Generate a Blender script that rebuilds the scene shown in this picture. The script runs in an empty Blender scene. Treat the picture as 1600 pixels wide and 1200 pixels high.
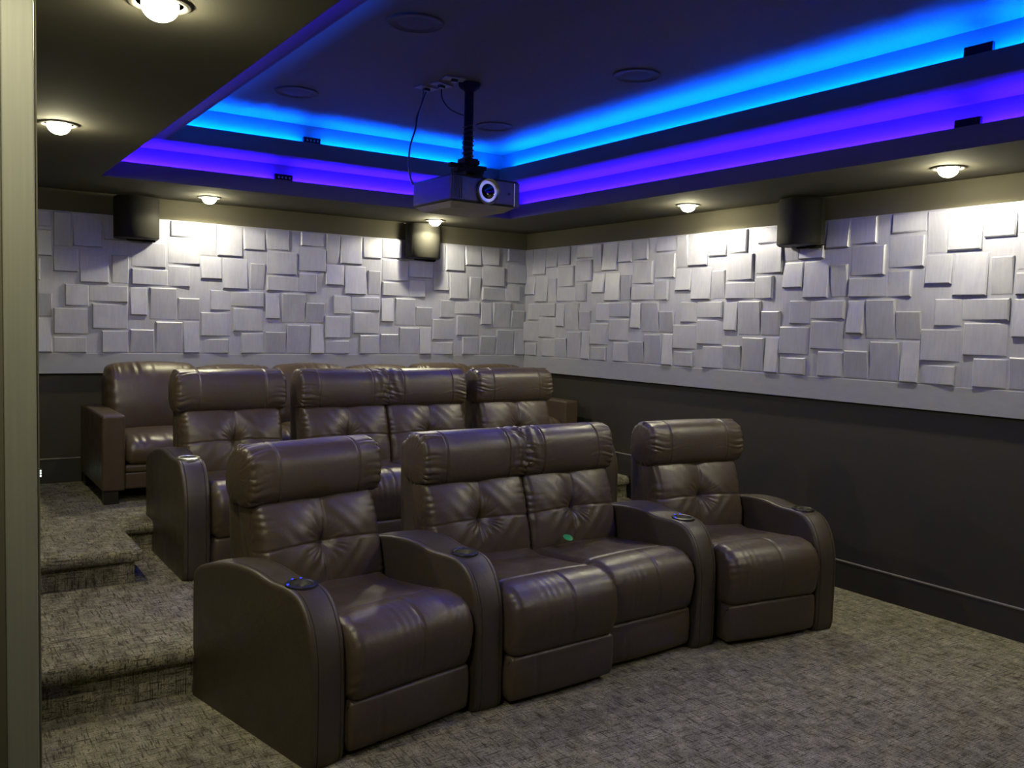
import bpy, bmesh, math, random
from mathutils import Vector, Matrix
import numpy as np

S = bpy.context.scene
COL = S.collection
rnd = random.Random(7)

# ------------------------------------------------------------------ camera, world, exposure
cam = bpy.data.cameras.new('camera'); cam_o = bpy.data.objects.new('camera', cam); COL.objects.link(cam_o)
cam.sensor_fit = 'HORIZONTAL'; cam.sensor_width = 36.0; cam.lens = 1389.44 * 36.0 / 1600.0
cam.clip_start = 0.05
_r = Vector((0.8312396, -0.5552936, 0.0262618)); _u = Vector((0.0140311, 0.0681825, 0.9975742)); _f = Vector((0.5557372, 0.8288547, -0.0644674))
_m = Matrix((_r, _u, -_f)).transposed().to_4x4(); _m.translation = Vector((-4.834459, -7.020384, 1.602528))
cam_o.matrix_world = _m
S.camera = cam_o
world = bpy.data.worlds.new('world'); S.world = world; world.use_nodes = True
world.node_tree.nodes['Background'].inputs[0].default_value = (0, 0, 0, 1)
world.node_tree.nodes['Background'].inputs[1].default_value = 0.0
S.view_settings.view_transform = 'Standard'; S.view_settings.look = 'None'
S.view_settings.gamma = 1.0; S.view_settings.use_curve_mapping = False
S.view_settings.exposure = 0.0

LAMP = 220.0               # radiance of each bulb face
BEAM = 35.0               # watts of each downlight beam
LAMP_COL = (1.0, 0.93, 0.60)
LED_HI = 1300.0            # upper cove LED strip
LED_HI_COL = (0.0, 0.080, 1.0)
LED_LO = 1100.0            # lower cove LED strip
LED_LO_COL = (0.019, 0.003, 1.0)

# ------------------------------------------------------------------ measured layout (metres)
ZT = 2.330; ZM = 1.330; ZB = 1.185       # panelling top, trim top, trim bottom
SOF = 2.4826                             # soffit
LIP1 = 2.587; TIER2 = 2.700; LIP2 = 2.805; CEIL = 2.93
XL = -4.62; XR = 0.0                     # room sides
TX0, TX1, TY1, TY0 = -3.855, -0.768, -0.86, -6.60      # soffit opening
UX0, UX1, UY1, UY0 = -3.54, -1.09, -1.18, -6.28        # tier-two opening
H1, H2 = 0.215, 0.400                     # platform heights

# ------------------------------------------------------------------ materials
def mat(name, base, rough=0.6, metal=0.0, spec=0.5):
    m = bpy.data.materials.new(name); m.use_nodes = True
    b = m.node_tree.nodes['Principled BSDF']
    b.inputs['Base Color'].default_value = (*base, 1); b.inputs['Roughness'].default_value = rough
    b.inputs['Metallic'].default_value = metal; b.inputs['Specular IOR Level'].default_value = spec
    return m
def N(m, t, **kw):
    n = m.node_tree.nodes.new(t)
    for k, v in kw.items(): setattr(n, k, v)
    return n
def L(m, a, b): m.node_tree.links.new(a, b)
def bsdf(m): return m.node_tree.nodes['Principled BSDF']
def coords(m, scale=(1, 1, 1), kind='Object', rand=False):
    tc = N(m, 'ShaderNodeTexCoord'); mp = N(m, 'ShaderNodeMapping'); mp.inputs['Scale'].default_value = scale
    L(m, tc.outputs[kind], mp.inputs['Vector'])
    if rand:
        oi = N(m, 'ShaderNodeObjectInfo'); vm = N(m, 'ShaderNodeVectorMath', operation='SCALE')
        cx = N(m, 'ShaderNodeCombineXYZ')
        for i in range(3): L(m, oi.outputs['Random'], cx.inputs[i])
        L(m, cx.outputs[0], vm.inputs[0]); vm.inputs['Scale'].default_value = 37.0
        L(m, vm.outputs[0], mp.inputs['Location'])
    return mp.outputs[0]
def noise(m, vec, scale, detail=3, rough=0.5):
    n = N(m, 'ShaderNodeTexNoise'); n.inputs['Scale'].default_value = scale; n.inputs['Detail'].default_value = detail
    n.inputs['Roughness'].default_value = rough; L(m, vec, n.inputs['Vector']); return n.outputs['Fac']
def ramp(m, fac, stops):
    r = N(m, 'ShaderNodeValToRGB'); e = r.color_ramp.elements
    while len(e) < len(stops): e.new(0.5)
    for el, (p, c) in zip(e, stops): el.position = p; el.color = (*c, 1) if len(c) == 3 else c
    L(m, fac, r.inputs[0]); return r.outputs[0]
def mixc(m, a, b, fac, mode='MIX'):
    x = N(m, 'ShaderNodeMix', data_type='RGBA', blend_type=mode)
    for s, v in ((x.inputs[6], a), (x.inputs[7], b)):
        if hasattr(v, 'links'): L(m, v, s)
        else: s.default_value = (*v, 1)
    if hasattr(fac, 'links'): L(m, fac, x.inputs[0])
    else: x.inputs[0].default_value = fac
    return x.outputs[2]
def bump(m, h, strength, dist=0.01):
    b = N(m, 'ShaderNodeBump'); b.inputs['Strength'].default_value = strength; b.inputs['Distance'].default_value = dist
    L(m, h, b.inputs['Height']); L(m, b.outputs[0], bsdf(m).inputs['Normal'])
def emis(name, col, strength):
    m = bpy.data.materials.new(name); m.use_nodes = True; nt = m.node_tree; nt.nodes.clear()
    e = nt.nodes.new('ShaderNodeEmission'); o = nt.nodes.new('ShaderNodeOutputMaterial')
    e.inputs[0].default_value = (*col, 1); e.inputs[1].default_value = strength
    nt.links.new(e.outputs[0], o.inputs[0]); return m

# dark brown wall and ceiling paint
def paint(name, a, b, rough):
    m = mat(name, a, rough, spec=0.35)
    v = coords(m)
    L(m, mixc(m, a, b, noise(m, v, 2.2, 4)), bsdf(m).inputs['Base Color'])
    bump(m, noise(m, v, 140, 2), 0.06, 0.004)
    return m
M_PAINT = paint('dark_umber_paint', (0.082, 0.076, 0.058), (0.091, 0.084, 0.064), 0.9)
M_LOW = paint('dark_lower_wall_paint', (0.024, 0.021, 0.018), (0.028, 0.025, 0.021), 0.6)
M_CEIL = paint('ceiling_paint', (0.080, 0.074, 0.076), (0.088, 0.081, 0.083), 0.7)
M_BEAD = mat('baseboard_bead_highlight', (0.16, 0.15, 0.15), 0.45)  # top edge highlight of the baseboard, put into a paler bead colour
# silver relief paint
def silver(name, rand):
    m = mat(name, (0.40, 0.40, 0.43), 0.42, 0.25, 0.5)
    v = coords(m, (26, 26, 2.6), rand=rand); v2 = coords(m, (5, 5, 3), rand=rand)
    s = noise(m, v, 3.0, 4, 0.6); p = noise(m, v2, 1.3, 3)
    c = mixc(m, (0.245, 0.25, 0.335), (0.37, 0.375, 0.49), s)
    c = mixc(m, c, (0.43, 0.435, 0.53), ramp(m, p, [(0.50, (0, 0, 0)), (0.8, (.55, .55, .55))]))
    L(m, c, bsdf(m).inputs['Base Color'])
    L(m, ramp(m, s, [(0.3, (.36, .36, .36)), (0.75, (.52, .52, .52))]), bsdf(m).inputs['Roughness'])
    bump(m, s, 0.12, 0.003); return m
M_SILVER = silver('brushed_silver_paint', True)
M_SILVER_B = silver('brushed_silver_paint_backing', False)
M_TRIM = mat('grey_lilac_trim_paint', (0.27, 0.27, 0.285), 0.45)
L(M_TRIM, mixc(M_TRIM, (0.205, 0.21, 0.265), (0.25, 0.255, 0.315), noise(M_TRIM, coords(M_TRIM, (3, 3, 9)), 4, 4)), bsdf(M_TRIM).inputs['Base Color'])
M_CASING = mat('brushed_grey_casing_paint', (0.2, 0.2, 0.17), 0.5)
L(M_CASING, mixc(M_CASING, (0.15, 0.153, 0.135), (0.205, 0.207, 0.185), noise(M_CASING, coords(M_CASING, (60, 60, 1.2)), 2.5, 4)), bsdf(M_CASING).inputs['Base Color'])
# leather
def leather(name, a, b, rough):
    m = mat(name, a, rough, spec=0.5)
    v = coords(m)
    L(m, mixc(m, a, b, noise(m, v, 5, 4)), bsdf(m).inputs['Base Color'])
    w = noise(m, v, 38, 4, 0.6); g = noise(m, v, 420, 2)
    add = N(m, 'ShaderNodeMath', operation='MULTIPLY_ADD'); L(m, g, add.inputs[0]); add.inputs[1].default_value = 0.18; L(m, w, add.inputs[2])
    bump(m, add.outputs[0], 0.22, 0.006)
    L(m, ramp(m, noise(m, v, 12, 3), [(0.3, (rough - .05,) * 3), (0.7, (rough + .07,) * 3)]), bsdf(m).inputs['Roughness'])
    return m
M_LEATHER = leather('dark_brown_leather', (0.053, 0.038, 0.026), (0.069, 0.050, 0.035), 0.39)
M_LEATHER_SIDE = leather('dark_brown_side_vinyl', (0.042, 0.033, 0.023), (0.050, 0.039, 0.027), 0.44)
M_SOFA = leather('tan_brown_leather', (0.052, 0.036, 0.024), (0.068, 0.047, 0.031), 0.36)
M_SEAM = mat('brown_thread', (0.07, 0.05, 0.04), 0.6)
M_FOOT = mat('dark_wood_foot', (0.012, 0.009, 0.007), 0.4)
# carpet
def carpet():
    m = mat('woven_grey_carpet', (0.2, 0.19, 0.16), 0.95, spec=0.1)
    big = noise(m, coords(m, (1, 1, 1)), 2.2, 4, 0.6); mid = noise(m, coords(m, (1.5, 1, 1)), 11, 5, 0.7); fine = noise(m, coords(m), 300, 2)
    base = mixc(m, (0.200, 0.186, 0.132), (0.315, 0.295, 0.212), ramp(m, big, [(0.3, (0, 0, 0)), (0.7, (1, 1, 1))]))
    base = mixc(m, base, (0.47, 0.437, 0.325), ramp(m, mid, [(0.50, (0, 0, 0)), (0.72, (.8, .8, .8))]))
    base = mixc(m, base, (0.085, 0.077, 0.058), ramp(m, mid, [(0.30, (.85, .85, .85)), (0.48, (0, 0, 0))]))
    for k, sc in enumerate(((14, 150, 150), (150, 14, 150), (150, 150, 14), (11, 105, 105), (105, 11, 105), (105, 105, 11))):
        t = noise(m, coords(m, sc), 1.0, 2, 0.45)
        base = mixc(m, base, (0.040, 0.036, 0.029), ramp(m, t, [(0.31, (.8, .8, .8)), (0.42, (0, 0, 0))]))
    base = mixc(m, base, (0.03, 0.028, 0.024), ramp(m, fine, [(0.35, (.4, .4, .4)), (0.6, (0, 0, 0))]))
    L(m, base, bsdf(m).inputs['Base Color'])
    bump(m, fine, 0.5, 0.006); return m
M_CARPET = carpet()
M_BLACK = mat('black_plastic', (0.012, 0.012, 0.013), 0.35)
M_MATTE = mat('matte_black_metal', (0.007, 0.007, 0.008), 0.75, spec=0.12)
M_SPK = mat('black_speaker_cabinet', (0.022, 0.021, 0.019), 0.55)
M_GRILLE = mat('black_speaker_cloth', (0.020, 0.019, 0.017), 0.75, spec=0.15)
bump(M_GRILLE, noise(M_GRILLE, coords(M_GRILLE), 600, 1), 0.3, 0.002)
M_PROJ = mat('charcoal_projector_shell', (0.022, 0.020, 0.023), 0.24)
M_PROJ_B = mat('projector_base_bounce_lit', (0.42, 0.40, 0.36), 0.5)  # lamp bounce on the underside, put into a paler base colour
M_CHROME = mat('polished_metal', (0.75, 0.75, 0.76), 0.30, 1.0)
M_GLASS = mat('black_lens_glass', (0.003, 0.003, 0.004), 0.05, spec=0.4)
M_STEEL = mat('brushed_steel_cup', (0.42, 0.42, 0.40), 0.25, 0.95)
M_PLATE = mat('pale_metal_plate', (0.17, 0.165, 0.155), 0.5)
M_WHITE = mat('white_lamp_trim', (0.06, 0.055, 0.05), 0.5)
M_GRILL2 = mat('round_grille_paint', (0.045, 0.040, 0.040), 0.7)
M_GREEN = mat('green_plastic_tag', (0.03, 0.30, 0.10), 0.5)
M_LAMP = emis('lamp_lens', LAMP_COL, LAMP)
M_LEDH = emis('upper_led_tape', LED_HI_COL, LED_HI)
M_LEDL = emis('lower_led_tape', LED_LO_COL, LED_LO)
M_BLUE = emis('blue_indicator', (0.03, 0.05, 1.0), 2.0)
M_NIGHT = emis('pale_night_light', (0.75, 1.0, 0.9), 2.0)

# ------------------------------------------------------------------ mesh helpers
def mesh(name, verts, faces, mats, smooth=False, midx=None):
    me = bpy.data.meshes.new(name); me.from_pydata([tuple(v) for v in verts], [], faces)
    for m in (mats if isinstance(mats, (list, tuple)) else [mats]): me.materials.append(m)
    if midx is not None: me.polygons.foreach_set('material_index', midx)
    if smooth: me.polygons.foreach_set('use_smooth', [True] * len(me.polygons))
    me.update(); return me
def link(name, me, parent=None, loc=None, rz=None):
    o = bpy.data.objects.new(name, me); COL.objects.link(o)
    if parent is not None: o.parent = parent
    if loc is not None: o.location = loc
    if rz is not None: o.rotation_euler = (0, 0, rz)
    return o
def tag(o, label, cat, group=None):
    o['label'] = label; o['category'] = cat
    if group: o['group'] = group
    return o
def struct(o): o['kind'] = 'structure'; return o
def thing(name, label, cat, loc=(0, 0, 0), rz=0.0, group=None):
    o = link(name, None, None, loc, rz); o.empty_display_size = 0.1
    return tag(o, label, cat, group)
def boxes(name, bl, mats, bevel=0.0, seg=2):
    """one mesh of axis-aligned boxes (x0,y0,z0,x1,y1,z1[,material])"""
    bm = bmesh.new()
    for b in bl:
        c = Vector(((b[0] + b[3]) / 2, (b[1] + b[4]) / 2, (b[2] + b[5]) / 2))
        r = bmesh.ops.create_cube(bm, size=1.0)
        bmesh.ops.scale(bm, vec=(abs(b[3] - b[0]), abs(b[4] - b[1]), abs(b[5] - b[2])), verts=r['verts'])
        bmesh.ops.translate(bm, vec=c, verts=r['verts'])
        if len(b) > 6:
            for f in {f for v in r['verts'] for f in v.link_faces}: f.material_index = b[6]
    if bevel:
        bmesh.ops.bevel(bm, geom=bm.edges[:], offset=bevel, segments=seg, affect='EDGES', profile=0.5)
    me = bpy.data.meshes.new(name); bm.to_mesh(me); bm.free()
    for m in (mats if isinstance(mats, (list, tuple)) else [mats]): me.materials.append(m)
    return me
def lathe(prof, n, mats, name, axis='z', mi=None):
    v, f, idx = [], [], []
    for i in range(n):
        a = 2 * math.pi * i / n
        for r, z in prof:
            p = (r * math.cos(a), r * math.sin(a), z)
            v.append(p if axis == 'z' else (p[0], -p[2], p[1]))
    k = len(prof)
    for i in range(n):
        j = (i + 1) % n
        for q in range(k - 1):
            f.append((i * k + q, j * k + q, j * k + q + 1, i * k + q + 1)); idx.append(mi[q] if mi else 0)
    f.append(tuple(i * k + k - 1 for i in range(n))); idx.append(mi[k - 2] if mi else 0)
    f.append(tuple(i * k for i in reversed(range(n)))); idx.append(mi[0] if mi else 0)
    me = mesh(name, v, f, mats, True, idx)
    bm = bmesh.new(); bm.from_mesh(me); bmesh.ops.recalc_face_normals(bm, faces=bm.faces[:]); bm.to_mesh(me); bm.free()
    sharp(me); return me
def sharp(me, ang=0.7):
    me.set_sharp_from_angle(angle=ang)
def tube(pts, r, name, m, n=8):
    """round cable through points (Catmull-Rom)"""
    P = [Vector(p) for p in pts]; Q = []
    for i in range(len(P) - 1):
        a, b, c, d = P[max(i - 1, 0)], P[i], P[i + 1], P[min(i + 2, len(P) - 1)]
        for k in range(6):
            t = k / 6
            Q.append(0.5 * ((2 * b) + (c - a) * t + (2 * a - 5 * b + 4 * c - d) * t * t + (3 * b - a - 3 * c + d) * t ** 3))
    Q.append(P[-1]); v, f = [], []
    for i, p in enumerate(Q):
        t = (Q[min(i + 1, len(Q) - 1)] - Q[max(i - 1, 0)]).normalized()
        x = t.cross(Vector((0.31, 0.87, 0.38))).normalized(); y = t.cross(x)
        for k in range(n):
            a = 2 * math.pi * k / n; v.append(p + (x * math.cos(a) + y * math.sin(a)) * r)
    for i in range(len(Q) - 1):
        for k in range(n):
            f.append((i * n + k, i * n + (k + 1) % n, (i + 1) * n + (k + 1) % n, (i + 1) * n + k))
    f.append(tuple(range(n - 1, -1, -1))); f.append(tuple((len(Q) - 1) * n + k for k in range(n)))
    return mesh(name, v, f, m, True)

# closed spline profile, sampled evenly
def spline(ctrl, M):
    c = np.array(ctrl, float); n = len(c); out = []
    for i in range(n):
        a, b, d, e = c[i - 1], c[i], c[(i + 1) % n], c[(i + 2) % n]
        for k in range(24):
            t = k / 24
            out.append(0.5 * (2 * b + (d - a) * t + (2 * a - 5 * b + 4 * d - e) * t * t + (3 * b - a - 3 * d + e) * t ** 3))
    out = np.array(out); seg = np.linalg.norm(np.roll(out, -1, 0) - out, axis=1); s = np.concatenate([[0], np.cumsum(seg)])
    cl = np.vstack([out, out[:1]]); q = np.linspace(0, s[-1], M, endpoint=False)
    return np.stack([np.interp(q, s, cl[:, 0]), np.interp(q, s, cl[:, 1])], 1)
def normals2(p):
    t = np.roll(p, -1, 0) - np.roll(p, 1, 0); n = np.stack([t[:, 1], -t[:, 0]], 1); n /= np.linalg.norm(n, axis=1)[:, None] + 1e-9
    area = 0.5 * np.sum(p[:, 0] * np.roll(p[:, 1], -1) - np.roll(p[:, 0], -1) * p[:, 1])
    return n if area > 0 else -n
_rs = np.random.RandomState(3)
_NW = [(_rs.uniform(-1, 1, 3) * f, _rs.uniform(0, 6.28), 1 / f) for f in (6, 9, 13, 19, 27, 38, 55) for _ in range(2)]
def wob(x, y, z, seed=0.0):
    """smooth wander, about -1..1"""
    s = 0
    for w, ph, a in _NW: s = s + a * np.sin(w[0] * x + w[1] * y + w[2] * z + ph + seed * 1.7)
    return s * 3.0
def cushion(name, ctrl, W, m, M=96, NS=81, re=0.05, disp=None, endpow=0.5):
    """soft body: profile (y,z) swept over the width W with rounded puffed ends"""
    pr = spline(ctrl, M); nr = normals2(pr); cen = pr.mean(0)
    u = np.linspace(-1, 1, NS); xs = np.sign(u) * (1 - (1 - np.abs(u)) ** 1.35) * W / 2
    V = []
    for x in xs:
        d = max(0.0, (abs(x) - (W / 2 - re)) / re); ins = re * (1 - math.sqrt(max(0, 1 - d * d))) * 0.98
        q = pr - nr * ins
        dd = np.zeros(M)
        if disp is not None: dd = disp(x, np.arange(M) / M, q[:, 0], q[:, 1], nr)
        q = q + nr * dd[:, None]
        V.append(np.column_stack([np.full(M, x), q]))
    verts = [tuple(r) for ring in V for r in ring]; F = []
    for i in range(NS - 1):
        for k in range(M):
            k2 = (k + 1) % M
            F.append((i * M + k, (i + 1) * M + k, (i + 1) * M + k2, i * M + k2))
    for end in (0, NS - 1):
        last = [end * M + k for k in range(M)]; ring = V[end]
        for sc, dx in ((0.75, 0.006), (0.4, 0.010)):
            c = ring.mean(0); new = c + (ring - c) * sc; new[:, 0] += dx if end else -dx
            b = len(verts); verts += [tuple(r) for r in new]; cur = [b + k for k in range(M)]
            for k in range(M):
                k2 = (k + 1) % M
                F.append((last[k], cur[k], cur[k2], last[k2]) if end else (last[k2], cur[k2], cur[k], last[k]))
            last = cur
        F.append(tuple(last) if end else tuple(reversed(last)))
    me = mesh(name, verts, F, m, True)
    bm = bmesh.new(); bm.from_mesh(me); bmesh.ops.recalc_face_normals(bm, faces=bm.faces[:]); bm.to_mesh(me); bm.free()
    return me
def groove(d, w, depth): return -depth * np.exp(-(d / w) ** 2)

# ------------------------------------------------------------------ room shell
def sbox(name, bl, m, **k): return struct(link(name, boxes(name, bl, m, **k)))
FRONT = -8.6; HX = -6.3
sbox('floor', [(HX - .1, FRONT - .1, -0.12, 0.135, 0.135, 0.0)], M_CARPET)
LOWX = 0.035     # the dark wainscot wall stands behind the panelling face
wr = sbox('wall_right', [(LOWX, FRONT, 0, 0.14, 0.14, ZB + 0.01, 1), (0.012, FRONT, ZT, 0.14, 0.14, SOF + 0.5), (0.03, FRONT, ZB, 0.14, 0.14, ZT + .01)], [M_PAINT, M_LOW])
wb = sbox('wall_back', [(XL - .14, LOWX, 0, LOWX, 0.14, ZB + 0.01, 1), (XL - .14, 0.012, ZT, 0.012, 0.14, SOF + 0.5), (XL - .14, 0.03, ZB, 0.03, 0.14, ZT + .01)], [M_PAINT, M_LOW])
sbox('wall_left', [(XL - 0.10, -4.90, 0, XL, 0.03, SOF + .02), (HX, -4.90, 0, XL - 0.10, -4.80, SOF + .02)], M_PAINT)
sbox('wall_entry', [(HX - .12, FRONT, 0, HX, -4.8, SOF + .02)], M_PAINT)
sbox('wall_front', [(HX - .12, FRONT - .12, 0, 0.14, FRONT, SOF + .02)], M_PAINT)
sbox('trim_casing', [(-4.687, -4.925, 0, -4.627, -4.899, SOF)], M_CASING, bevel=0.003)
# panelling backing sheet and the grey lilac rail below it
sbox('trim_back', [(XL, -0.006, ZB, 0.0, 0.034, ZM)], M_TRIM, bevel=0.003)
sbox('trim_right', [(-0.006, FRONT, ZB, 0.034, -0.006, ZM)], M_TRIM, bevel=0.003)
# baseboards follow the platforms
def baseboard(name, segs, back=False):
    bl = []
    for a, b, z0 in segs:
        zt = z0 + 0.172
        if back: bl += [(a, LOWX - .018, z0, b, LOWX, zt, 0), (a, LOWX - .021, zt, b, LOWX, zt + .006, 1)]
        else: bl += [(LOWX - .018, a, z0, LOWX, b, zt, 0), (LOWX - .021, a, zt, LOWX, b, zt + .006, 1)]
    return struct(link(name, boxes(name, bl, [M_LOW, M_BEAD])))
baseboard('baseboard_back', [(XL, LOWX, H2)], True)
baseboard('baseboard_right', [(-1.57, LOWX, H2), (-2.90, -1.57, H1), (FRONT, -2.90, 0.0)])
# carpeted platforms with bull-nosed edges
def platform(name, poly, z0, z1, nose=0.040, th=0.078):
    """poly counter-clockwise from above; riser inset by the nose"""
    bm = bmesh.new()
    def prism(pts, a, b, bev):
        vs = [bm.verts.new((x, y, a)) for x, y in pts]; f = bm.faces.new(vs)
        r = bmesh.ops.extrude_face_region(bm, geom=[f]); nv = [g for g in r['geom'] if isinstance(g, bmesh.types.BMVert)]
        bmesh.ops.translate(bm, vec=(0, 0, b - a), verts=nv)
        fs = {g for v in vs + nv for g in v.link_faces}; bmesh.ops.recalc_face_normals(bm, faces=list(fs))
        if bev:
            es = [e for e in {e for g in fs for e in g.edges} if abs(e.verts[0].co.z - e.verts[1].co.z) < 1e-6]
            bmesh.ops.bevel(bm, geom=es, offset=bev, segments=5, affect='EDGES', profile=0.5)
    P = [Vector(p) for p in poly]; n = len(P); ins = []
    for i in range(n):
        a, b, c = P[i - 1], P[i], P[(i + 1) % n]
        d1 = (b - a).normalized(); d2 = (c - b).normalized()
        n1 = Vector((-d1.y, d1.x)); n2 = Vector((-d2.y, d2.x)); ins.append(b + (n1 + n2) * nose)
    prism([tuple(p) for p in ins], z0, z1 - th * 0.5, 0)
    prism(poly, z1 - th, z1, th * 0.47)
    me = bpy.data.meshes.new(name); bm.to_mesh(me); bm.free(); me.materials.append(M_CARPET)
    me.polygons.foreach_set('use_smooth', [True] * len(me.polygons)); sharp(me, 0.6)
    return struct(link(name, me))
X1 = 0.10; Y1 = 0.10
platform('floor_platform', [(XL - .1, -3.222), (-3.76, -3.222), (-3.76, -2.936), (X1, -2.936), (X1, Y1), (XL - .1, Y1)], 0.0, H1)
platform('floor_platform', [(XL - .1, -2.160), (-3.862, -2.160), (-3.862, -1.546), (X1, -1.546), (X1, Y1), (XL - .1, Y1)], H1 - .01, H2)

# tray ceiling: soffit ring, lower lip and cove, second tier, upper lip and cove, lid
def ring(x0, y0, x1, y1, X0, Y0, X1_, Y1_, z0, z1):
    """rectangular ring: outer (X0..Y1_), inner hole (x0..y1)"""
    return [(X0, Y0, z0, x0, Y1_, z1), (x1, Y0, z0, X1_, Y1_, z1), (x0, y1, z0, x1, Y1_, z1), (x0, Y0, z0, x1, y0, z1)]
G = 0.065      # trough between lip board and cove back
W1 = 0.018     # lip board
OX0, OY0, OX1, OY1 = HX - .1, FRONT - .1, 0.14, 0.14
soffit = ring(TX0 - W1, TY0 - W1, TX1 + W1, TY1 + W1, OX0, OY0, OX1, OY1, SOF, SOF + 0.022)
lip1 = ring(TX0, TY0, TX1, TY1, TX0 - W1, TY0 - W1, TX1 + W1, TY1 + W1, SOF, LIP1)
cove1 = ring(TX0 - G, TY0 - G, TX1 + G, TY1 + G, TX0 - .3, TY0 - .3, TX1 + .3, TY1 + .3, SOF + .02, TIER2 + .06)
tier2 = ring(UX0 - W1, UY0 - W1, UX1 + W1, UY1 + W1, TX0 - .1, TY0 - .1, TX1 + .1, TY1 + .1, TIER2, TIER2 + 0.022)
lip2 = ring(UX0, UY0, UX1, UY1, UX0 - W1, UY0 - W1, UX1 + W1, UY1 + W1, TIER2, LIP2)
cove2 = ring(UX0 - G, UY0 - G, UX1 + G, UY1 + G, UX0 - .3, UY0 - .3, UX1 + .3, UY1 + .3, TIER2 + .02, CEIL + .06)
lid = [(UX0 - .2, UY0 - .2, CEIL, UX1 + .2, UY1 + .2, CEIL + .05)]
sbox('ceiling', lid, M_CEIL)
sbox('ceiling_soffit', soffit, M_PAINT)
sbox('trim_1', lip1, M_PAINT)
sbox('trim_2', lip2, M_PAINT)
shelf1 = ring(TX0 - W1, TY0 - W1, TX1 + W1, TY1 + W1, TX0 - G - .01, TY0 - G - .01, TX1 + G + .01, TY1 + G + .01, LIP1 - .040, LIP1 - .012)
shelf2 = ring(UX0 - W1, UY0 - W1, UX1 + W1, UY1 + W1, UX0 - G - .01, UY0 - G - .01, UX1 + G + .01, UY1 + G + .01, LIP2 - .040, LIP2 - .012)
sbox('ceiling_cove', cove1 + tier2 + shelf1, M_CEIL)
sbox('ceiling_cove', cove2 + shelf2, M_CEIL)

# LED tapes in the two troughs, one per side
def tape(name, pts, m, label, group):
    o = link(name, boxes(name, [pts], m)); tag(o, label, 'light strip', group)
for lev, (x0, y0, x1, y1, z, m, w) in enumerate(((TX0, TY0, TX1, TY1, LIP1 - .0118, M_LEDL, 'violet'), (UX0, UY0, UX1, UY1, LIP2 - .0118, M_LEDH, 'blue'))):
    a, b = 0.034, 0.044; where = 'lower' if lev == 0 else 'upper'
    for nm, bx in (('back', (x0, y1 + a, z, x1 - .09, y1 + b, z + .004)), ('right', (x1 + a, y0, z, x1 + b, y1 - .09, z + .004)),
                   ('left', (x0 - b, y0, z, x0 - a, y1, z + .004))):
        tape('led_strip', bx, m, '%s glowing LED tape hidden behind the %s cove lip, %s side of the tray' % (w, where, nm), 'LED tapes in the tray ceiling')
# small driver boxes standing on the cove lips
def driver(loc, w, h, along, label):
    t = thing('led_driver_box', label, 'control box', loc, 0 if along == 'x' else math.pi / 2, 'LED driver boxes on the cove lips')
    link('box_body', boxes('driver_body', [(-w / 2, -.008, -.02, w / 2, .014, h)], M_MATTE, bevel=.003), t)
    for i in range(4): link('terminal', boxes('driver_terminal', [(-.32 * w + i * .2 * w, -.014, h * .3, -.24 * w + i * .2 * w, -.007, h * .62)], M_PLATE), t)
driver((-2.587, UY1 + .030, LIP2), 0.122, 0.040, 'x', 'small dark box on the back lip of the upper blue cove')
driver((-2.670, TY1 + .030, LIP1), 0.130, 0.042, 'x', 'small dark box on the back lip of the lower violet cove')
driver((UX1 + .030, -4.893, LIP2), 0.125, 0.045, 'y', 'small dark box on the right lip of the upper blue cove')
driver((TX1 + .030, -4.680, LIP1), 0.125, 0.040, 'y', 'small dark box on the right lip of the lower violet cove')

# ------------------------------------------------------------------ relief blocks
TU, TV = 0.5045, 0.5
H_T = [('A', .076, .233, .338, .492, 'L'), ('B', .233, .492, .374, .492, 'R'), ('C', .003, .235, .137, .320, 'L'),
       ('D', .252, .492, .179, .359, 'L'), ('E', .003, .215, .005, .117, 'R'), ('F', .315, .497, .006, .166, 'L')]
V_T = [('G', .005, .122, .284, .489, 'B'), ('H', .140, .332, .255, .492, 'T'), ('I', .342, .500, .256, .423, 'T'),
       ('J', .003, .170, .006, .179, 'T'), ('K', .182, .374, .005, .240, 'T'), ('Q', .383, .500, .006, .248, 'B')]
OPP = {'L': 'R', 'R': 'L', 'T': 'B', 'B': 'T'}
HI, LO, CH = 0.019, 0.002, 0.007
bcache = {}
def block_mesh(key, w, h, side):
    if key in bcache: return bcache[key]
    def ht(x, z):
        t = {'L': 1 - x / w, 'R': x / w, 'T': z / h, 'B': 1 - z / h}[side]
        return LO + (HI - LO) * t
    v = []
    for ins, dh in ((0, None), (0, -CH), (CH, 0)):
        for x, z in ((ins, ins), (w - ins, ins), (w - ins, h - ins), (ins, h - ins)):
            y = 0.004 if dh is None else -max(ht(x, z) + dh, 0.0005)
            v.append((x, y, z))
    f = [(8, 9, 10, 11)]
    for r in (0, 4):
        for k in range(4): f.append((r + k, r + (k + 1) % 4, r + 4 + (k + 1) % 4, r + 4 + k))
    bcache[key] = mesh('relief_block', v, f, M_SILVER); return bcache[key]
def panelling(wall, name, length, to_world, rz):
    bk = link(name, boxes(name, [to_world], M_SILVER_B), wall)
    n = int(math.ceil(length / (2 * TU)))
    for row in (0, 1):
        for per in range(n):
            for half in (0, 1):
                src = (H_T, V_T)[half] if row == 0 else (V_T, H_T)[half]
                u0 = (per * 2 + half) * TU
                for nm, a, b, c, d, sd in src:
                    if row: a, b, c, d, sd = TU - b, TU - a, TV - d, TV - c, OPP[sd]
                    yield u0 + a, ZM + row * TV + c, b - a, d - c, sd, nm + str(row)
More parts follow.
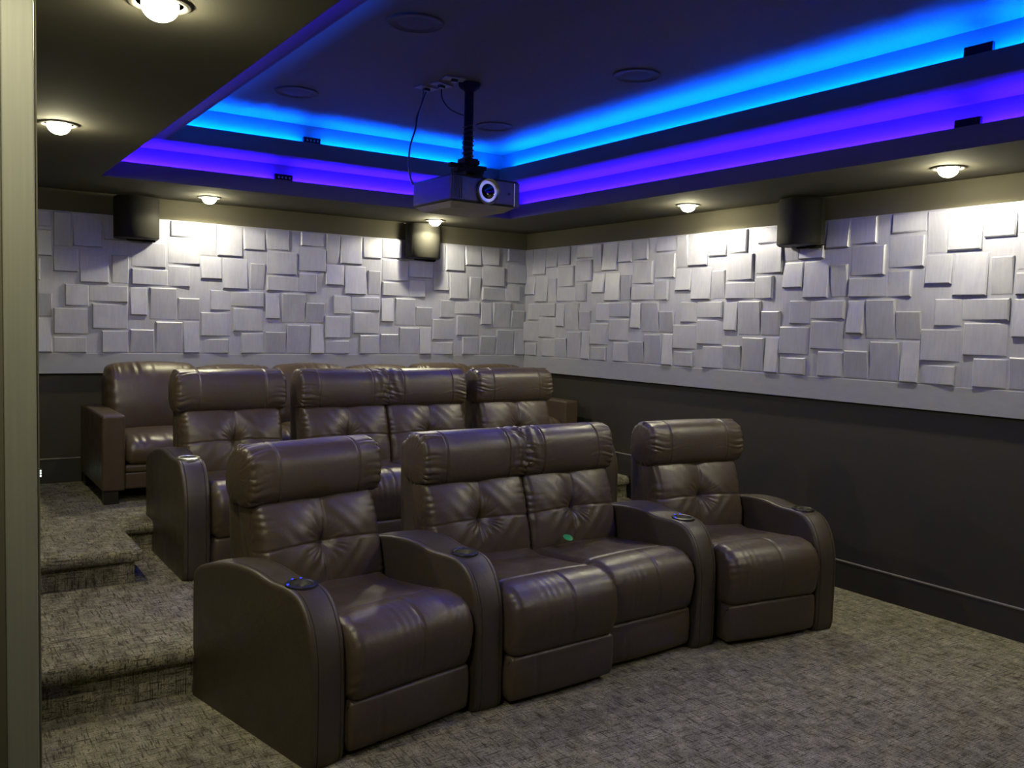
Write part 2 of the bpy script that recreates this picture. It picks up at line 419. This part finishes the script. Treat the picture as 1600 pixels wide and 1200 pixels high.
# back wall: runs from x=-4.035 to the corner; one more half tile beyond on the left
for u, z, w, h, sd, key in panelling(wb, 'relief_backing', 4.036, (XL, -0.002, ZM, 0.0, 0.032, ZT), 0):
    if u + w < 4.037: link('relief_block', block_mesh(key, w, h, sd), wb, (-4.036 + u, -0.002, z))
for row in (0, 1):
    for nm, a, b, c, d, sd in ((V_T, H_T)[row]):
        if row: a, b, c, d, sd = TU - b, TU - a, TV - d, TV - c, OPP[sd]
        link('relief_block', block_mesh(nm + str(row), b - a, d - c, sd), wb, (-4.036 - TU + a, -0.002, ZM + row * TV + c))
# right wall: from the corner toward the camera
for u, z, w, h, sd, key in panelling(wr, 'relief_backing', 5.6, (-0.002, FRONT, ZM, 0.032, 0.0, ZT), 0):
    link('relief_block', block_mesh(key, w, h, sd), wr, (-0.002, -u * 1.0045, z), -math.pi / 2)

# ------------------------------------------------------------------ downlights
def ring_lamp():
    trim = lathe([(0.083, -0.001), (0.083, -0.006), (0.074, -0.009), (0.066, -0.006), (0.064, -0.001)], 32, M_WHITE, 'trim_ring')
    lens = lathe([(0.050, -0.001), (0.050, -0.008)] + [(0.050 * math.cos(a * math.pi / 16), -0.008 - 0.042 * math.sin(a * math.pi / 16)) for a in range(1, 8)], 32, M_LAMP, 'lamp_lens')
    return trim, lens
RT, RL = ring_lamp()
for x, y, lab in ((-3.053, -0.352, 'glowing round downlight over the back wall between the two rear speakers'),
                  (-1.177, -0.334, 'glowing round downlight beside the back wall speaker nearest the corner'),
                  (-0.345, -2.472, 'glowing round downlight above the right wall, between corner and speaker'),
                  (-0.380, -4.382, 'glowing round downlight above the right wall, on the camera side of the speaker'),
                  (-4.275, -2.374, 'glowing round downlight in the left soffit above the carpet steps'),
                  (-4.253, -4.328, 'glowing round downlight in the left soffit cut by the top of the picture'),
                  (-0.380, -6.290, 'glowing round downlight in the right soffit near the screen wall'),
                  (-4.760, -5.640, 'glowing round downlight in the entrance soffit just before the grey casing')):
    t = thing('downlight', lab, 'ceiling light', (x, y, SOF), 0, 'downlights in the soffit')
    link('trim_ring', RT, t); link('lamp_lens', RL, t)
    sp = bpy.data.lights.new('downlight_beam', 'SPOT'); sp.energy = BEAM; sp.color = LAMP_COL; sp.spot_size = math.radians(166); sp.spot_blend = 0.18; sp.shadow_soft_size = 0.02
    so = link('downlight_beam', sp, t, (0, 0, -0.064))

# ------------------------------------------------------------------ ceiling speakers (flush round grilles)
G1 = lathe([(0.125, 0.0), (0.125, -0.006), (0.119, -0.008), (0.115, -0.005)], 40, M_GRILL2, 'grille_ring')
G2 = lathe([(0.115, -0.001), (0.113, -0.004), (0.05, -0.006), (0.01, -0.006)], 40, M_GRILL2, 'grille_mesh')
for x, y, lab in ((-2.984, -3.424, 'round in-ceiling speaker grille, largest in the picture, above the front seats'), (-2.983, -1.933, 'round in-ceiling speaker grille nearest the left rear of the blue ceiling'),
                  (-1.691, -3.425, 'round in-ceiling speaker grille beside the right blue cove'), (-1.621, -1.933, 'round in-ceiling speaker grille just behind the projector pole')):
    t = thing('ceiling_speaker', lab, 'speaker', (x, y, CEIL), 0, 'round speakers in the tray ceiling')
    link('grille_ring', G1, t); link('grille_mesh', G2, t)

# ------------------------------------------------------------------ surround speakers on the walls
def speaker(loc, rz, label):
    t = thing('surround_speaker', label, 'speaker', loc, rz, 'black surround speakers on the walls')
    hw, dp, n = 0.155, 0.175, 22; z0, z1 = -0.150, 0.150
    def outline(s, back):
        p = [(-hw * s, 0.0), (-hw * s, -0.045)] if back else [(-hw * s, -0.045)]
        p += [(-hw * s * math.cos(math.pi * k / n) , -0.045 - (dp - 0.045) * s * math.sin(math.pi * k / n) ** 0.85) for k in range(1, n)]
        p += [(hw * s, -0.045)] + ([(hw * s, 0.0)] if back else [])
        return p
    def prism(p, a, b, m, nm, ch):
        c = Vector((0, -0.07)); v = []; k = len(p)
        for z, s in ((a, 1 - ch), (a + .006, 1), (b - .006, 1), (b, 1 - ch)):
            v += [(c.x + (x - c.x) * s, y if y > -.001 else c.y + (y - c.y) * s, z) for x, y in p]
        f = []
        for r in range(3):
            for i in range(k):
                j = (i + 1) % k; f.append((r * k + i, r * k + j, (r + 1) * k + j, (r + 1) * k + i))
        f.append(tuple(range(k - 1, -1, -1))); f.append(tuple(3 * k + i for i in range(k)))
        me = mesh(nm, v, f, m, True)
        bm = bmesh.new(); bm.from_mesh(me); bmesh.ops.recalc_face_normals(bm, faces=bm.faces[:]); bm.to_mesh(me); bm.free(); sharp(me, .6)
        return me
    link('cabinet', prism(outline(.965, True), z0, z1, M_SPK, 'speaker_cabinet', .04), t)
    link('grille', prism([(x, y) for x, y in outline(1.0, False)] + [(hw * .9, -0.04), (-hw * .9, -0.04)], z0 + .006, z1 - .006, M_GRILLE, 'speaker_grille', .03), t)
    link('wall_bracket', boxes('speaker_bracket', [(0.05, -0.05, z0 - .014, 0.13, -0.0, z0 + .002), (-.06, -.012, z0 - .01, .06, 0.0, z0 + .01)], M_MATTE, bevel=.002), t)
speaker((-3.495, -0.026, 2.315), 0, 'black curved surround speaker on the back wall, near the left casing')
speaker((-1.150, -0.026, 2.320), 0, 'black curved surround speaker on the back wall, near the room corner')
speaker((-0.026, -3.225, 2.320), -math.pi / 2, 'black curved surround speaker high on the right wall')

# ------------------------------------------------------------------ projector on its pole
t = thing('projector', 'charcoal ceiling projector with chrome ringed lens hanging on a black pole', 'projector', (-2.285, -2.72, 2.315), math.radians(0))
bx = []
me = boxes('projector_body', [(-0.215, -0.195, -0.060, 0.215, 0.235, 0.082)], M_PROJ, bevel=0.012, seg=3); link('body', me, t)
# base pan: tapered tray
v = [(-.205, -.185, -.058), (.205, -.185, -.058), (.205, .225, -.058), (-.205, .225, -.058), (-.170, -.120, -.086), (.170, -.120, -.086), (.170, .190, -.086), (-.170, .190, -.086)]
link('base_pan', mesh('projector_base_pan', v, [(3, 2, 1, 0), (4, 5, 6, 7)[::-1], (0, 1, 5, 4), (1, 2, 6, 5), (2, 3, 7, 6), (3, 0, 4, 7)], M_PROJ_B), t)
o = link('lens_ring', lathe([(0.052, .0), (0.064, .0), (0.069, .008), (0.069, .020), (0.065, .026), (0.060, .024), (0.056, .010)], 40, M_CHROME, 'lens_ring', 'y'), t, (0.012, -0.192, 0.008))
link('lens_glass', lathe([(0.057, .002), (0.057, .006), (0.046, .009), (0.030, .012), (0.012, .0135)], 40, M_GLASS, 'lens_glass', 'y'), o)
for i in range(6): link('vent_slat', boxes('vent_slat', [(-.205 + i * .011, -.200, -.045, -.199 + i * .011, -.190, .068)], M_BLACK), t)
link('side_panel', boxes('projector_side_panel', [(.184, -.203, -.062, .214, -.180, .070)], M_PROJ, bevel=.004), t)
link('panel_edge', boxes('projector_panel_edge', [(.181, -.201, -.058, .184, -.185, .068)], M_CHROME), t)
link('sensor_window', lathe([(.006, 0), (.006, .006), (.003, .007)], 16, M_GLASS, 'sensor_window', 'y'), t, (.150, -.194, .008))
br = link('mount_bracket', boxes('mount_bracket', [(-.075, -.06, .082, .075, .06, .094), (-.055, -.075, .094, -.040, .075, .128), (.040, -.075, .094, .055, .075, .128),
                                     (-.085, -.040, .128, .085, .040, .150), (-.115, -.016, .154, .115, .018, .176), (-.016, -.10, .162, .018, .10, .184), (-.042, -.042, .146, .042, .042, .205)], M_MATTE, bevel=.003), t)
for sx, sy in ((-.062, -.05), (.062, -.05), (-.062, .05), (.062, .05)):
    link('mount_bolt', lathe([(.008, .094), (.008, .102), (.005, .106)], 12, M_CHROME, 'mount_bolt'), br, (sx, sy, 0))
link('pole', lathe([(.0255, .16), (.0255, .60), (.023, .602)], 24, M_MATTE, 'projector_pole'), t)
link('ceiling_flange', lathe([(.022, .565), (.030, .575), (.055, .592), (.062, .606), (.062, .6148)], 28, M_MATTE, 'ceiling_flange'), t)
pts = []
for i in range(0, 90):
    a = i * 0.55; pts.append((.031 * math.cos(a), .031 * math.sin(a), .17 + i * .0024 + .004 * math.sin(i)))
link('wrapped_cable', tube(pts, .004, 'wrapped_cable', M_BLACK, 6), t)
# ceiling outlet plates and the cables
for i, (x, y, rz, lab) in enumerate(((-2.435, -2.50, .1, 'pale outlet plate on the blue ceiling where the hanging cable starts'), (-2.400, -2.61, .3, 'pale outlet plate on the blue ceiling between cable and pole'),
                                 (-2.405, -2.76, -.25, 'pale outlet plate on the blue ceiling touching the pole flange'))):
    t = thing('ceiling_outlet', lab, 'outlet', (x, y, CEIL), rz, 'outlet plates by the projector pole')
    link('cover_plate', boxes('cover_plate', [(-.058, -.036, -.007, .058, .036, 0)], M_PLATE, bevel=.002), t)
    link('socket', boxes('outlet_socket', [(-.018, -.014, -.022, .018, .014, -.006)], M_BLACK, bevel=.003), t)
tag(link('projector_cable', tube([(-2.435, -2.50, 2.906), (-2.448, -2.49, 2.86), (-2.470, -2.475, 2.78), (-2.482, -2.468, 2.70), (-2.510, -2.462, 2.60), (-2.515, -2.458, 2.50), (-2.505, -2.465, 2.42), (-2.494, -2.478, 2.385)], .0055, 'projector_cable', M_BLACK)),
    'black cable hanging from the ceiling to the back of the projector', 'cable')
tag(link('signal_cable', tube([(-2.452, -2.50, 2.906), (-2.456, -2.485, 2.84), (-2.476, -2.468, 2.77), (-2.478, -2.462, 2.72)], .003, 'signal_cable', M_BLACK)),
    'thin black cable running beside the thicker hanging projector cable', 'cable')
tag(link('power_cable', tube([(-2.400, -2.61, 2.905), (-2.395, -2.615, 2.85), (-2.37, -2.64, 2.80), (-2.33, -2.69, 2.765), (-2.307, -2.716, 2.755)], .0045, 'power_cable', M_BLACK)),
    'short black cable looping from a ceiling outlet to the projector pole', 'cable')

# ------------------------------------------------------------------ recliners
HEAD = [(.700, .832), (.664, .850), (.647, .895), (.647, .960), (.660, 1.020), (.695, 1.060), (.750, 1.076), (.810, 1.066), (.855, 1.025), (.880, .960), (.875, .880), (.830, .838), (.760, .826)]
BACK = [(.705, .862), (.672, .820), (.645, .750), (.622, .680), (.602, .600), (.585, .530), (.578, .470), (.590, .420), (.660, .405), (.740, .450), (.790, .600), (.825, .760), (.830, .850), (.770, .872)]
SEAT = [(.640, .462), (.500, .466), (.340, .478), (.200, .492), (.100, .500), (.030, .490), (-.020, .455), (-.042, .400), (-.044, .340), (-.032, .270), (-.008, .222), (.050, .208), (.200, .215), (.640, .240)]
FOOT = [(.000, .214), (-.010, .200), (-.016, .150), (-.014, .090), (-.008, .045), (.008, .026), (.040, .024), (.070, .040), (.074, .120), (.070, .200), (.040, .216)]
def head_disp(W, sd, inner=0):
    def f(x, t, y, z, n):
        d = W / 2 - abs(x); d2 = np.zeros_like(t)
        for xs in (-.300 * W, .300 * W): d2 += groove(x - xs, .0038, .0065) + .0022 * np.exp(-((x - xs) / .025) ** 2)
        ang = np.arctan2(z - .95, y - .76)
        reach = .042 * (1 + .55 * np.sin(ang * 9 + sd) + .35 * np.sin(ang * 17 + 2 * sd))
        g = np.exp(-np.maximum(d - .010, 0) / np.maximum(reach, .012))
        ph = ang + .10 * np.sin(x * 25 + sd)
        fold = (np.abs(np.sin(ph * 9.5 + 1.5 * np.sin(ph * 3 + sd) + .9 * np.sin(ph * 7 + 2 * sd) + sd)) ** .55 - .62) * (.75 + .45 * np.sin(ph * 5.3 + sd))
        d2 += g * np.clip(d / .012, .35, 1) * .021 * fold
        if inner:
            dd = (W / 2 - inner * x)
            d2 += .0050 * np.exp(-(dd / .10) ** 2) * np.sin(dd * 95 + 2.5 * np.sin(ang * 2 + sd)) * (np.cos(ang - 2.0) > -.1)
        d2 += .0015 * wob(x, y * 1.4, z * 1.4, sd) + .006 * (1 - (2 * x / W) ** 2)
        return d2
    return f
def back_disp(W, sd):
    def f(x, t, y, z, n):
        front = np.clip((-n[:, 0] - .15) / .3, 0, 1)
        zc = .655; r = np.sqrt(x * x + (z - zc) ** 2); th = np.arctan2(z - zc, x)
        d = (.016 * (1 - (2 * x / W) ** 4) + .016 * np.abs(np.sin(2 * np.pi * x / W))) * front * np.clip(1 - ((z - zc) / .21) ** 2, 0, 1)
        d += (-.024 * np.exp(-(r / .028) ** 2) - .016 * np.exp(-(r / .075) ** 2)) * front
        d += groove(x + .012 * np.sin(z * 14), .0042, .0075) * front * np.clip(1.1 - r / .30, 0.3, 1) + groove(z - zc + .12 * x * x, .0042, .0075) * front
        d += (-.007 * np.exp(-(x / .045) ** 2) - .006 * np.exp(-((z - zc) / .04) ** 2)) * front
        irr = .5 + .5 * np.sin(th * 5 + sd * 2.1) * np.sin(th * 2 + sd)
        d += .0052 * irr * np.sin(th * 23 + 2.4 * np.sin(th * 5 + sd) + sd) * np.exp(-((r - .055) / .040) ** 2) * front
        e = W / 2 - abs(x); reach = .024 * (1 + .6 * np.sin(z * 41 + sd))
        d += np.exp(-np.maximum(e - .010, 0) / np.maximum(reach, .008)) * .0060 * (np.abs(np.sin(z * 62 + 2 * np.sin(z * 23 + sd))) - .5) * front
        # soft diagonal pulls toward the button
        d += .0016 * np.sin((x * np.sign(z - zc) + (z - zc)) * 70 + sd) * np.exp(-((r - .14) / .07) ** 2) * front
        d += .0016 * wob(x, y, z, sd + 2)
        return d
    return f
def seat_disp(W, sd):
    def f(x, t, y, z, n):
        d = (groove(y - .150, .0055, .011) + .004 * np.exp(-((y - .164) / .006) ** 2)) * (n[:, 1] > .3) + .004 * np.exp(-((y - .09) / .05) ** 2) * (n[:, 1] > .2)
        d += groove(x - .02, .0048, .0075) * np.clip((z - .23) / .05, 0, 1) * (y < .15)
        d += .010 * (1 - (2 * x / W) ** 2) * np.clip((n[:, 1] + .8) / .9, 0, 1)
        e = W / 2 - abs(x); g = np.exp(-max(e - .008, 0) / .035)
        d += g * .0050 * (np.abs(np.sin(z * 55 + 40 * y + 2 * np.sin(z * 21 + sd))) - .5) * (y < .12)
        d += .0011 * np.sin(x * 110 + 4 * np.sin(x * 23 + sd) + 9 * z) * np.exp(-((z - .40) / .10) ** 2) * (y < .1) * (.5 + .5 * np.sin(x * 9 + sd))
        d += .0018 * wob(x, y, z, sd + 5) + .004 * np.sin(x * 40 + sd) * np.exp(-((y - .33) / .12) ** 2) * (n[:, 1] > .4) * .6
        return d
    return f
def foot_disp(W, sd):
    def f(x, t, y, z, n):
        return groove(x + .27 * W, .004, .004) + .006 * (1 - (2 * x / W) ** 2) + .001 * wob(x, y, z, sd)
    return f
SHELL = [(.700, .150), (.735, .420), (.790, .720), (.835, .985), (.868, 1.030), (.915, 1.020), (.930, .960), (.925, .760), (.905, .450), (.895, .150), (.860, .110), (.740, .110)]
cc = {}
def cmesh(kind, W, sd, inner=0):
    k = (kind, W, sd, inner)
    if k not in cc:
        if kind == 'headrest': cc[k] = cushion('headrest', HEAD, W, M_LEATHER, 160, 161, .034 if not inner else .030, head_disp(W, sd, inner))
        elif kind == 'back_cushion': cc[k] = cushion('back_cushion', BACK, W, M_LEATHER, 220, 151, .040, back_disp(W, sd))
        elif kind == 'seat_cushion': cc[k] = cushion('seat_cushion', SEAT, W, M_LEATHER, 250, 111, .050, seat_disp(W, sd))
        elif kind == 'footrest': cc[k] = cushion('footrest', FOOT, W, M_LEATHER, 60, 51, .020, foot_disp(W, sd))
        elif kind == 'back_shell': cc[k] = cushion('back_shell', SHELL, W, M_LEATHER_SIDE, 70, 31, .030, None)
        elif kind == 'base_frame': cc[k] = boxes('base_frame', [(-W / 2, .07, .02, W / 2, .80, .30)], M_LEATHER_SIDE, bevel=.01)
    return cc[k]
ARM = [(0, 0), (0, .20), (0, .40), (.001, .50), (.010, .540), (.035, .562), (.08, .578), (.16, .603), (.24, .622), (.33, .637), (.43, .644), (.52, .642), (.575, .634), (.603, .629), (.625, .625),
       (.66, .627), (.72, .629), (.775, .626), (.815, .613), (.850, .588), (.882, .549), (.905, .495), (.922, .435), (.930, .36), (.930, .20), (.928, .02), (.915, 0.004), (.90, 0)]
def arm_mesh(name, xl, xr):
    """xl(y), xr(y): side boundaries as functions of the distance from the front; rounded rims with a stitched seam"""
    p = np.array(ARM, float); q = []
    for i in range(len(p) - 1):
        k = max(1, int(np.linalg.norm(p[i + 1] - p[i]) / .02))
        for j in range(k): q.append(p[i] + (p[i + 1] - p[i]) * j / k)
    k = 30
    for j in range(k): q.append(p[-1] + (p[0] - p[-1]) * j / k)
    q = np.array(q)
    for _ in range(2):
        sm = (np.roll(q, 1, 0) + 2 * q + np.roll(q, -1, 0)) / 4; keep = (q[:, 1] < .006); sm[keep] = q[keep]; q = sm
    prof = np.column_stack([.93 - q[:, 0], q[:, 1]]); n = normals2(prof); low = prof[:, 1] < .004
    M = len(prof)
    st = [(0, .020), (.001, .012), (.004, .006), (.010, .0015), (.016, 0), (.0215, .0), (.0235, .0045), (.0255, .0), (.031, -.0008), (.045, -.0015)]
    stations = [(0, d, i) for d, i in st] + [(.5, 0, -.0035)] + [(1, d, i) for d, i in reversed(st)]
    V = []
    for side, d, ins in stations:
        r = prof - n * ins; r[low, 1] = prof[low, 1]
        a = xl(r[:, 0]); b = xr(r[:, 0])
        x = a + d if side == 0 else (b - d if side == 1 else (a + b) / 2)
        V.append(np.column_stack([x, r]))
    verts = [tuple(r) for ring in V for r in ring]; F = []
    for i in range(len(V) - 1):
        for k in range(M):
            k2 = (k + 1) % M; F.append((i * M + k, (i + 1) * M + k, (i + 1) * M + k2, i * M + k2))
    F.append(tuple(range(M - 1, -1, -1))); F.append(tuple((len(V) - 1) * M + k for k in range(M)))
    me = mesh(name, verts, F, M_LEATHER_SIDE, True)
    bm = bmesh.new(); bm.from_mesh(me); bmesh.ops.recalc_face_normals(bm, faces=bm.faces[:]); bm.to_mesh(me); bm.free(); sharp(me, .9)
    return me
CUP = lathe([(.060, -.012), (.061, .004), (.059, .0075), (.052, .0095), (.047, .0095), (.043, .007), (.0405, -.010), (.038, -.040), (.012, -.042)], 40, [M_BLACK, M_STEEL], 'cup_holder', mi=[0, 0, 0, 0, 0, 1, 1, 1])
CUPC = CUP.copy(); CUPC.materials[0] = M_CHROME
LEDD = lathe([(.0045, .007), (.0045, .0115), (.002, .013)], 10, M_BLUE, 'indicator_light')
LEDB = lathe([(.0052, .007), (.0052, .011), (.003, .012)], 10, M_BLACK, 'control_button')
armc = {}
def bored(me, x, y):
    """drill the cup hole into the armrest top"""
    o = link('armrest_blank', me); n = 40
    v = [(x + .0455 * math.cos(2 * math.pi * i / n), y + .0455 * math.sin(2 * math.pi * i / n), z) for z in (.570, .70) for i in range(n)]
    f = [tuple(range(n - 1, -1, -1)), tuple(range(n, 2 * n))] + [(i, (i + 1) % n, n + (i + 1) % n, n + i) for i in range(n)]
    c = link('drill', mesh('drill', v, f, M_LEATHER_SIDE))
    b = o.modifiers.new('hole', 'BOOLEAN'); b.object = c; b.operation = 'DIFFERENCE'; b.solver = 'EXACT'
    r = bpy.data.meshes.new_from_object(o.evaluated_get(bpy.context.evaluated_depsgraph_get()))
    r.polygons.foreach_set('use_smooth', [True] * len(r.polygons)); sharp(r, .9)
    for q in (o, c): bpy.data.objects.remove(q, do_unlink=True)
    return r
def arm(parent, name, key, xl, xr, lit, x_mid, cup=None):
    if key not in armc: armc[key] = bored(arm_mesh(name, xl, xr), x_mid, .196)
    a = link(name, armc[key], parent)
    c = link('cup_holder', cup or CUP, a, (x_mid, .196, .6265)); c.rotation_euler = (math.radians(1.5), 0, 0)
    for k, ang in enumerate((60, 95, 175)):
        p = (x_mid + .0535 * math.cos(math.radians(ang)), .196 + .0535 * math.sin(math.radians(ang)), .6265)
        if lit: link('indicator_light', LEDD, a, p)['label'] = 'glowing blue indicator light'
        else: link('control_button', LEDB, a, p)
    return a
AW = 0.142
def seat_unit(parent, x, dy, W, WH, sd, inner=0):
    for k, w in (('base_frame', W - .03), ('back_shell', W - .008), ('footrest', W - .012), ('seat_cushion', W), ('back_cushion', W + .010 if inner == 0 else W), ('headrest', WH)):
        yy = dy if k in ('footrest', 'seat_cushion') else 0
        o = link(k, cmesh(k, round(w, 3), sd if k not in ('base_frame', 'back_shell') else 0, inner if k == 'headrest' else 0), parent, (x, yy, 0))
SW = .598; HW = .625     # seat half spacing
c0 = lambda v: (lambda y: 0 * y + v)
TAN1 = math.tan(math.radians(8.0)); TAN2 = math.tan(math.radians(10.0))
# front row
GA = 'leather seats of the front row'
th = math.radians(11.6)
A = Vector((-2.946, -3.957)); Rv = Vector((math.cos(th), math.sin(th)))
c = A - Rv * .312
t = thing('recliner', 'dark brown leather recliner nearest the camera, its left armrest has blue-lit cup holder', 'recliner', (c.x, c.y, 0), th, GA)
seat_unit(t, 0, 0, .600, .672, 1)
arm(t, 'armrest', 'al', c0(-.308 - AW), c0(-.308), True, -.308 - AW / 2)
t = thing('loveseat', 'dark brown leather loveseat of two reclining seats between wedge consoles, front row', 'loveseat', (-2.197, -3.948, 0), math.radians(3.2), GA)
seat_unit(t, -.300, -.030, SW, HW, 2, 1)
seat_unit(t, .300, .045, SW, HW, 3, -1)
arm(t, 'wedge_console', 'w1', lambda y: -.604 - .138 - y * TAN1, c0(-.604), False, -.604 - .138 / 2 - .190 * TAN1 / 2)
arm(t, 'wedge_console', 'w2', c0(.604), lambda y: .604 + .138 + y * TAN2, True, .604 + .138 / 2 + .190 * TAN2 / 2)
th2 = math.radians(-7.3)
A = Vector((-1.445, -3.966)); Rv = Vector((math.cos(th2), math.sin(th2))); c = A + Rv * .308
t = thing('recliner', 'dark brown leather recliner beside the right wall, front row, single armrest with unlit cup holder', 'recliner', (c.x, c.y, 0), th2, GA)
seat_unit(t, 0, 0, .600, .672, 4)
arm(t, 'armrest', 'ar', c0(.308), c0(.308 + AW), False, .308 + AW / 2)
# middle row on the first platform
GB = 'leather seats of the middle row'; YB = -2.262; XC = -2.200; MW = .128
t = thing('recliner', 'dark brown leather recliner on the middle platform beside the carpet steps, chrome cup holder', 'recliner', (XC - .604 - MW - .306, YB, H1), 0, GB)
seat_unit(t, 0, 0, .600, .672, 1)
arm(t, 'armrest', 'al', c0(-.308 - AW), c0(-.308), False, -.308 - AW / 2, CUPC)
t = thing('loveseat', 'dark brown leather loveseat on the middle platform, between two single recliners', 'loveseat', (XC, YB, H1), 0, GB)
seat_unit(t, -.300, 0, SW, HW, 2, 1); seat_unit(t, .300, 0, SW, HW, 3, -1)
arm(t, 'console', 'm1', c0(-.604 - MW), c0(-.604), False, -.604 - MW / 2)
arm(t, 'console', 'm2', c0(.604), c0(.604 + MW), False, .604 + MW / 2)
t = thing('recliner', 'dark brown leather recliner on the middle platform nearest the right wall', 'recliner', (XC + .604 + MW + .306, YB, H1), 0, GB)
seat_unit(t, 0, 0, .600, .672, 4)
arm(t, 'armrest', 'ar', c0(.308), c0(.308 + AW), False, .308 + AW / 2)

# green tag in the loveseat crease
t = tag(link('green_tag', lathe([(.024, 0), (.027, .003), (.022, .006), (.010, .007)], 20, M_GREEN, 'green_tag')), 'small green disc lying against the back cushion of the front loveseat', 'tag')
t.location = (-2.050, -3.425, .520); t.rotation_euler = (math.radians(25), 0, 0)

# ------------------------------------------------------------------ long sofa on the top platform
t = thing('sofa', 'long tan-brown leather sofa with six back cushions against the back wall', 'sofa', (-1.972, -.06, H2))
SX = 1.900; SD = .90    # half length, depth
sofa_in = SX - .140
def sofa_back(W, sd):
    prof = [(-.320, .40), (-.350, .47), (-.350, .58), (-.325, .70), (-.285, .79), (-.225, .842), (-.150, .846), (-.085, .800), (-.060, .68), (-.070, .50), (-.10, .40), (-.20, .385)]
    def f(x, tt, y, z, n):
        front = n[:, 0] < -.2
        d = .022 * (1 - (2 * x / W) ** 2) + .0016 * wob(x, y, z, sd)
        top = np.exp(-((z - .82) / .055) ** 2)
        d += .0040 * top * np.sin(x * 105 + 5 * np.sin(x * 17 + sd) + 3 * np.sin(x * 41 + sd) + 16 * y) * (.5 + .5 * np.sin(x * 13 + 2 * sd))
        e = W / 2 - abs(x); d += np.exp(-max(e - .01, 0) / .03) * .006 * np.sin(z * 80 + sd)
        return d
    return cushion('back_cushion', prof, W, M_SOFA, 90, 71, .06, f)
def sofa_seat(W, sd):
    prof = [(-.30, .405), (-.55, .425), (-.75, .425), (-.84, .405), (-.885, .360), (-.890, .300), (-.865, .255), (-.75, .245), (-.30, .250)]
    def f(x, tt, y, z, n):
        return .014 * (1 - (2 * x / W) ** 2) + .0016 * wob(x, y, z, sd) + .003 * np.exp(-((y + .82) / .06) ** 2) * np.sin(x * 90 + 2 * np.sin(x * 31)) * (z > .36)
    return cushion('seat_cushion', prof, W, M_SOFA, 70, 61, .045, f)
edges = [-3.730, -3.128, -2.545, -1.942, -1.352, -.770, -.208]
for i in range(6):
    w = edges[i + 1] - edges[i]; cx = (edges[i] + edges[i + 1]) / 2 + 1.972
    link('back_cushion', sofa_back(w + (.01 if i else .03), 11 + i), t, (cx, 0, -.010 * (i % 2) + (.012 if i == 0 else 0)))
    link('seat_cushion', sofa_seat(w - .004, 21 + i), t, (cx, 0, 0))
link('sofa_frame', boxes('sofa_frame', [(-sofa_in, -.845, .085, sofa_in, -.03, .20), (-sofa_in, -.14, .10, sofa_in, -.005, .70)], M_SOFA, bevel=.015), t)
link('front_rail', boxes('front_rail', [(-sofa_in, -.872, .090, sofa_in, -.835, .198)], M_SOFA, bevel=.012), t)
link('front_band', boxes('front_band', [(-sofa_in, -.880, .200, sofa_in, -.835, .246)], M_SOFA, bevel=.014), t)
for s in (-1, 1):
    x0 = -SX if s < 0 else SX - .140
    link('arm', boxes('sofa_arm', [(x0, -SD, .085, x0 + .140, -.02, .575)], M_SOFA, bevel=.018, seg=3), t)
    for yy in (-SD + .015, -.12): link('foot', boxes('sofa_foot', [(x0 + .012, yy, 0, x0 + .10, yy + .08, .088)], M_FOOT, bevel=.004), t)

# night light plugged into the back wall beside the casing
t = thing('night_light', 'tiny glowing night light on the back wall beside the grey casing', 'night light', (-4.132, LOWX - .018, .478))
link('plug_body', boxes('plug_body', [(-.022, -.012, -.035, .022, 0, .035)], M_BLACK, bevel=.003), t)
for i in (-1, 0, 1): link('light_bar', boxes('light_bar', [(-.018, -.0145, i * .018 - .006, .018, -.0115, i * .018 + .006)], M_NIGHT), t)
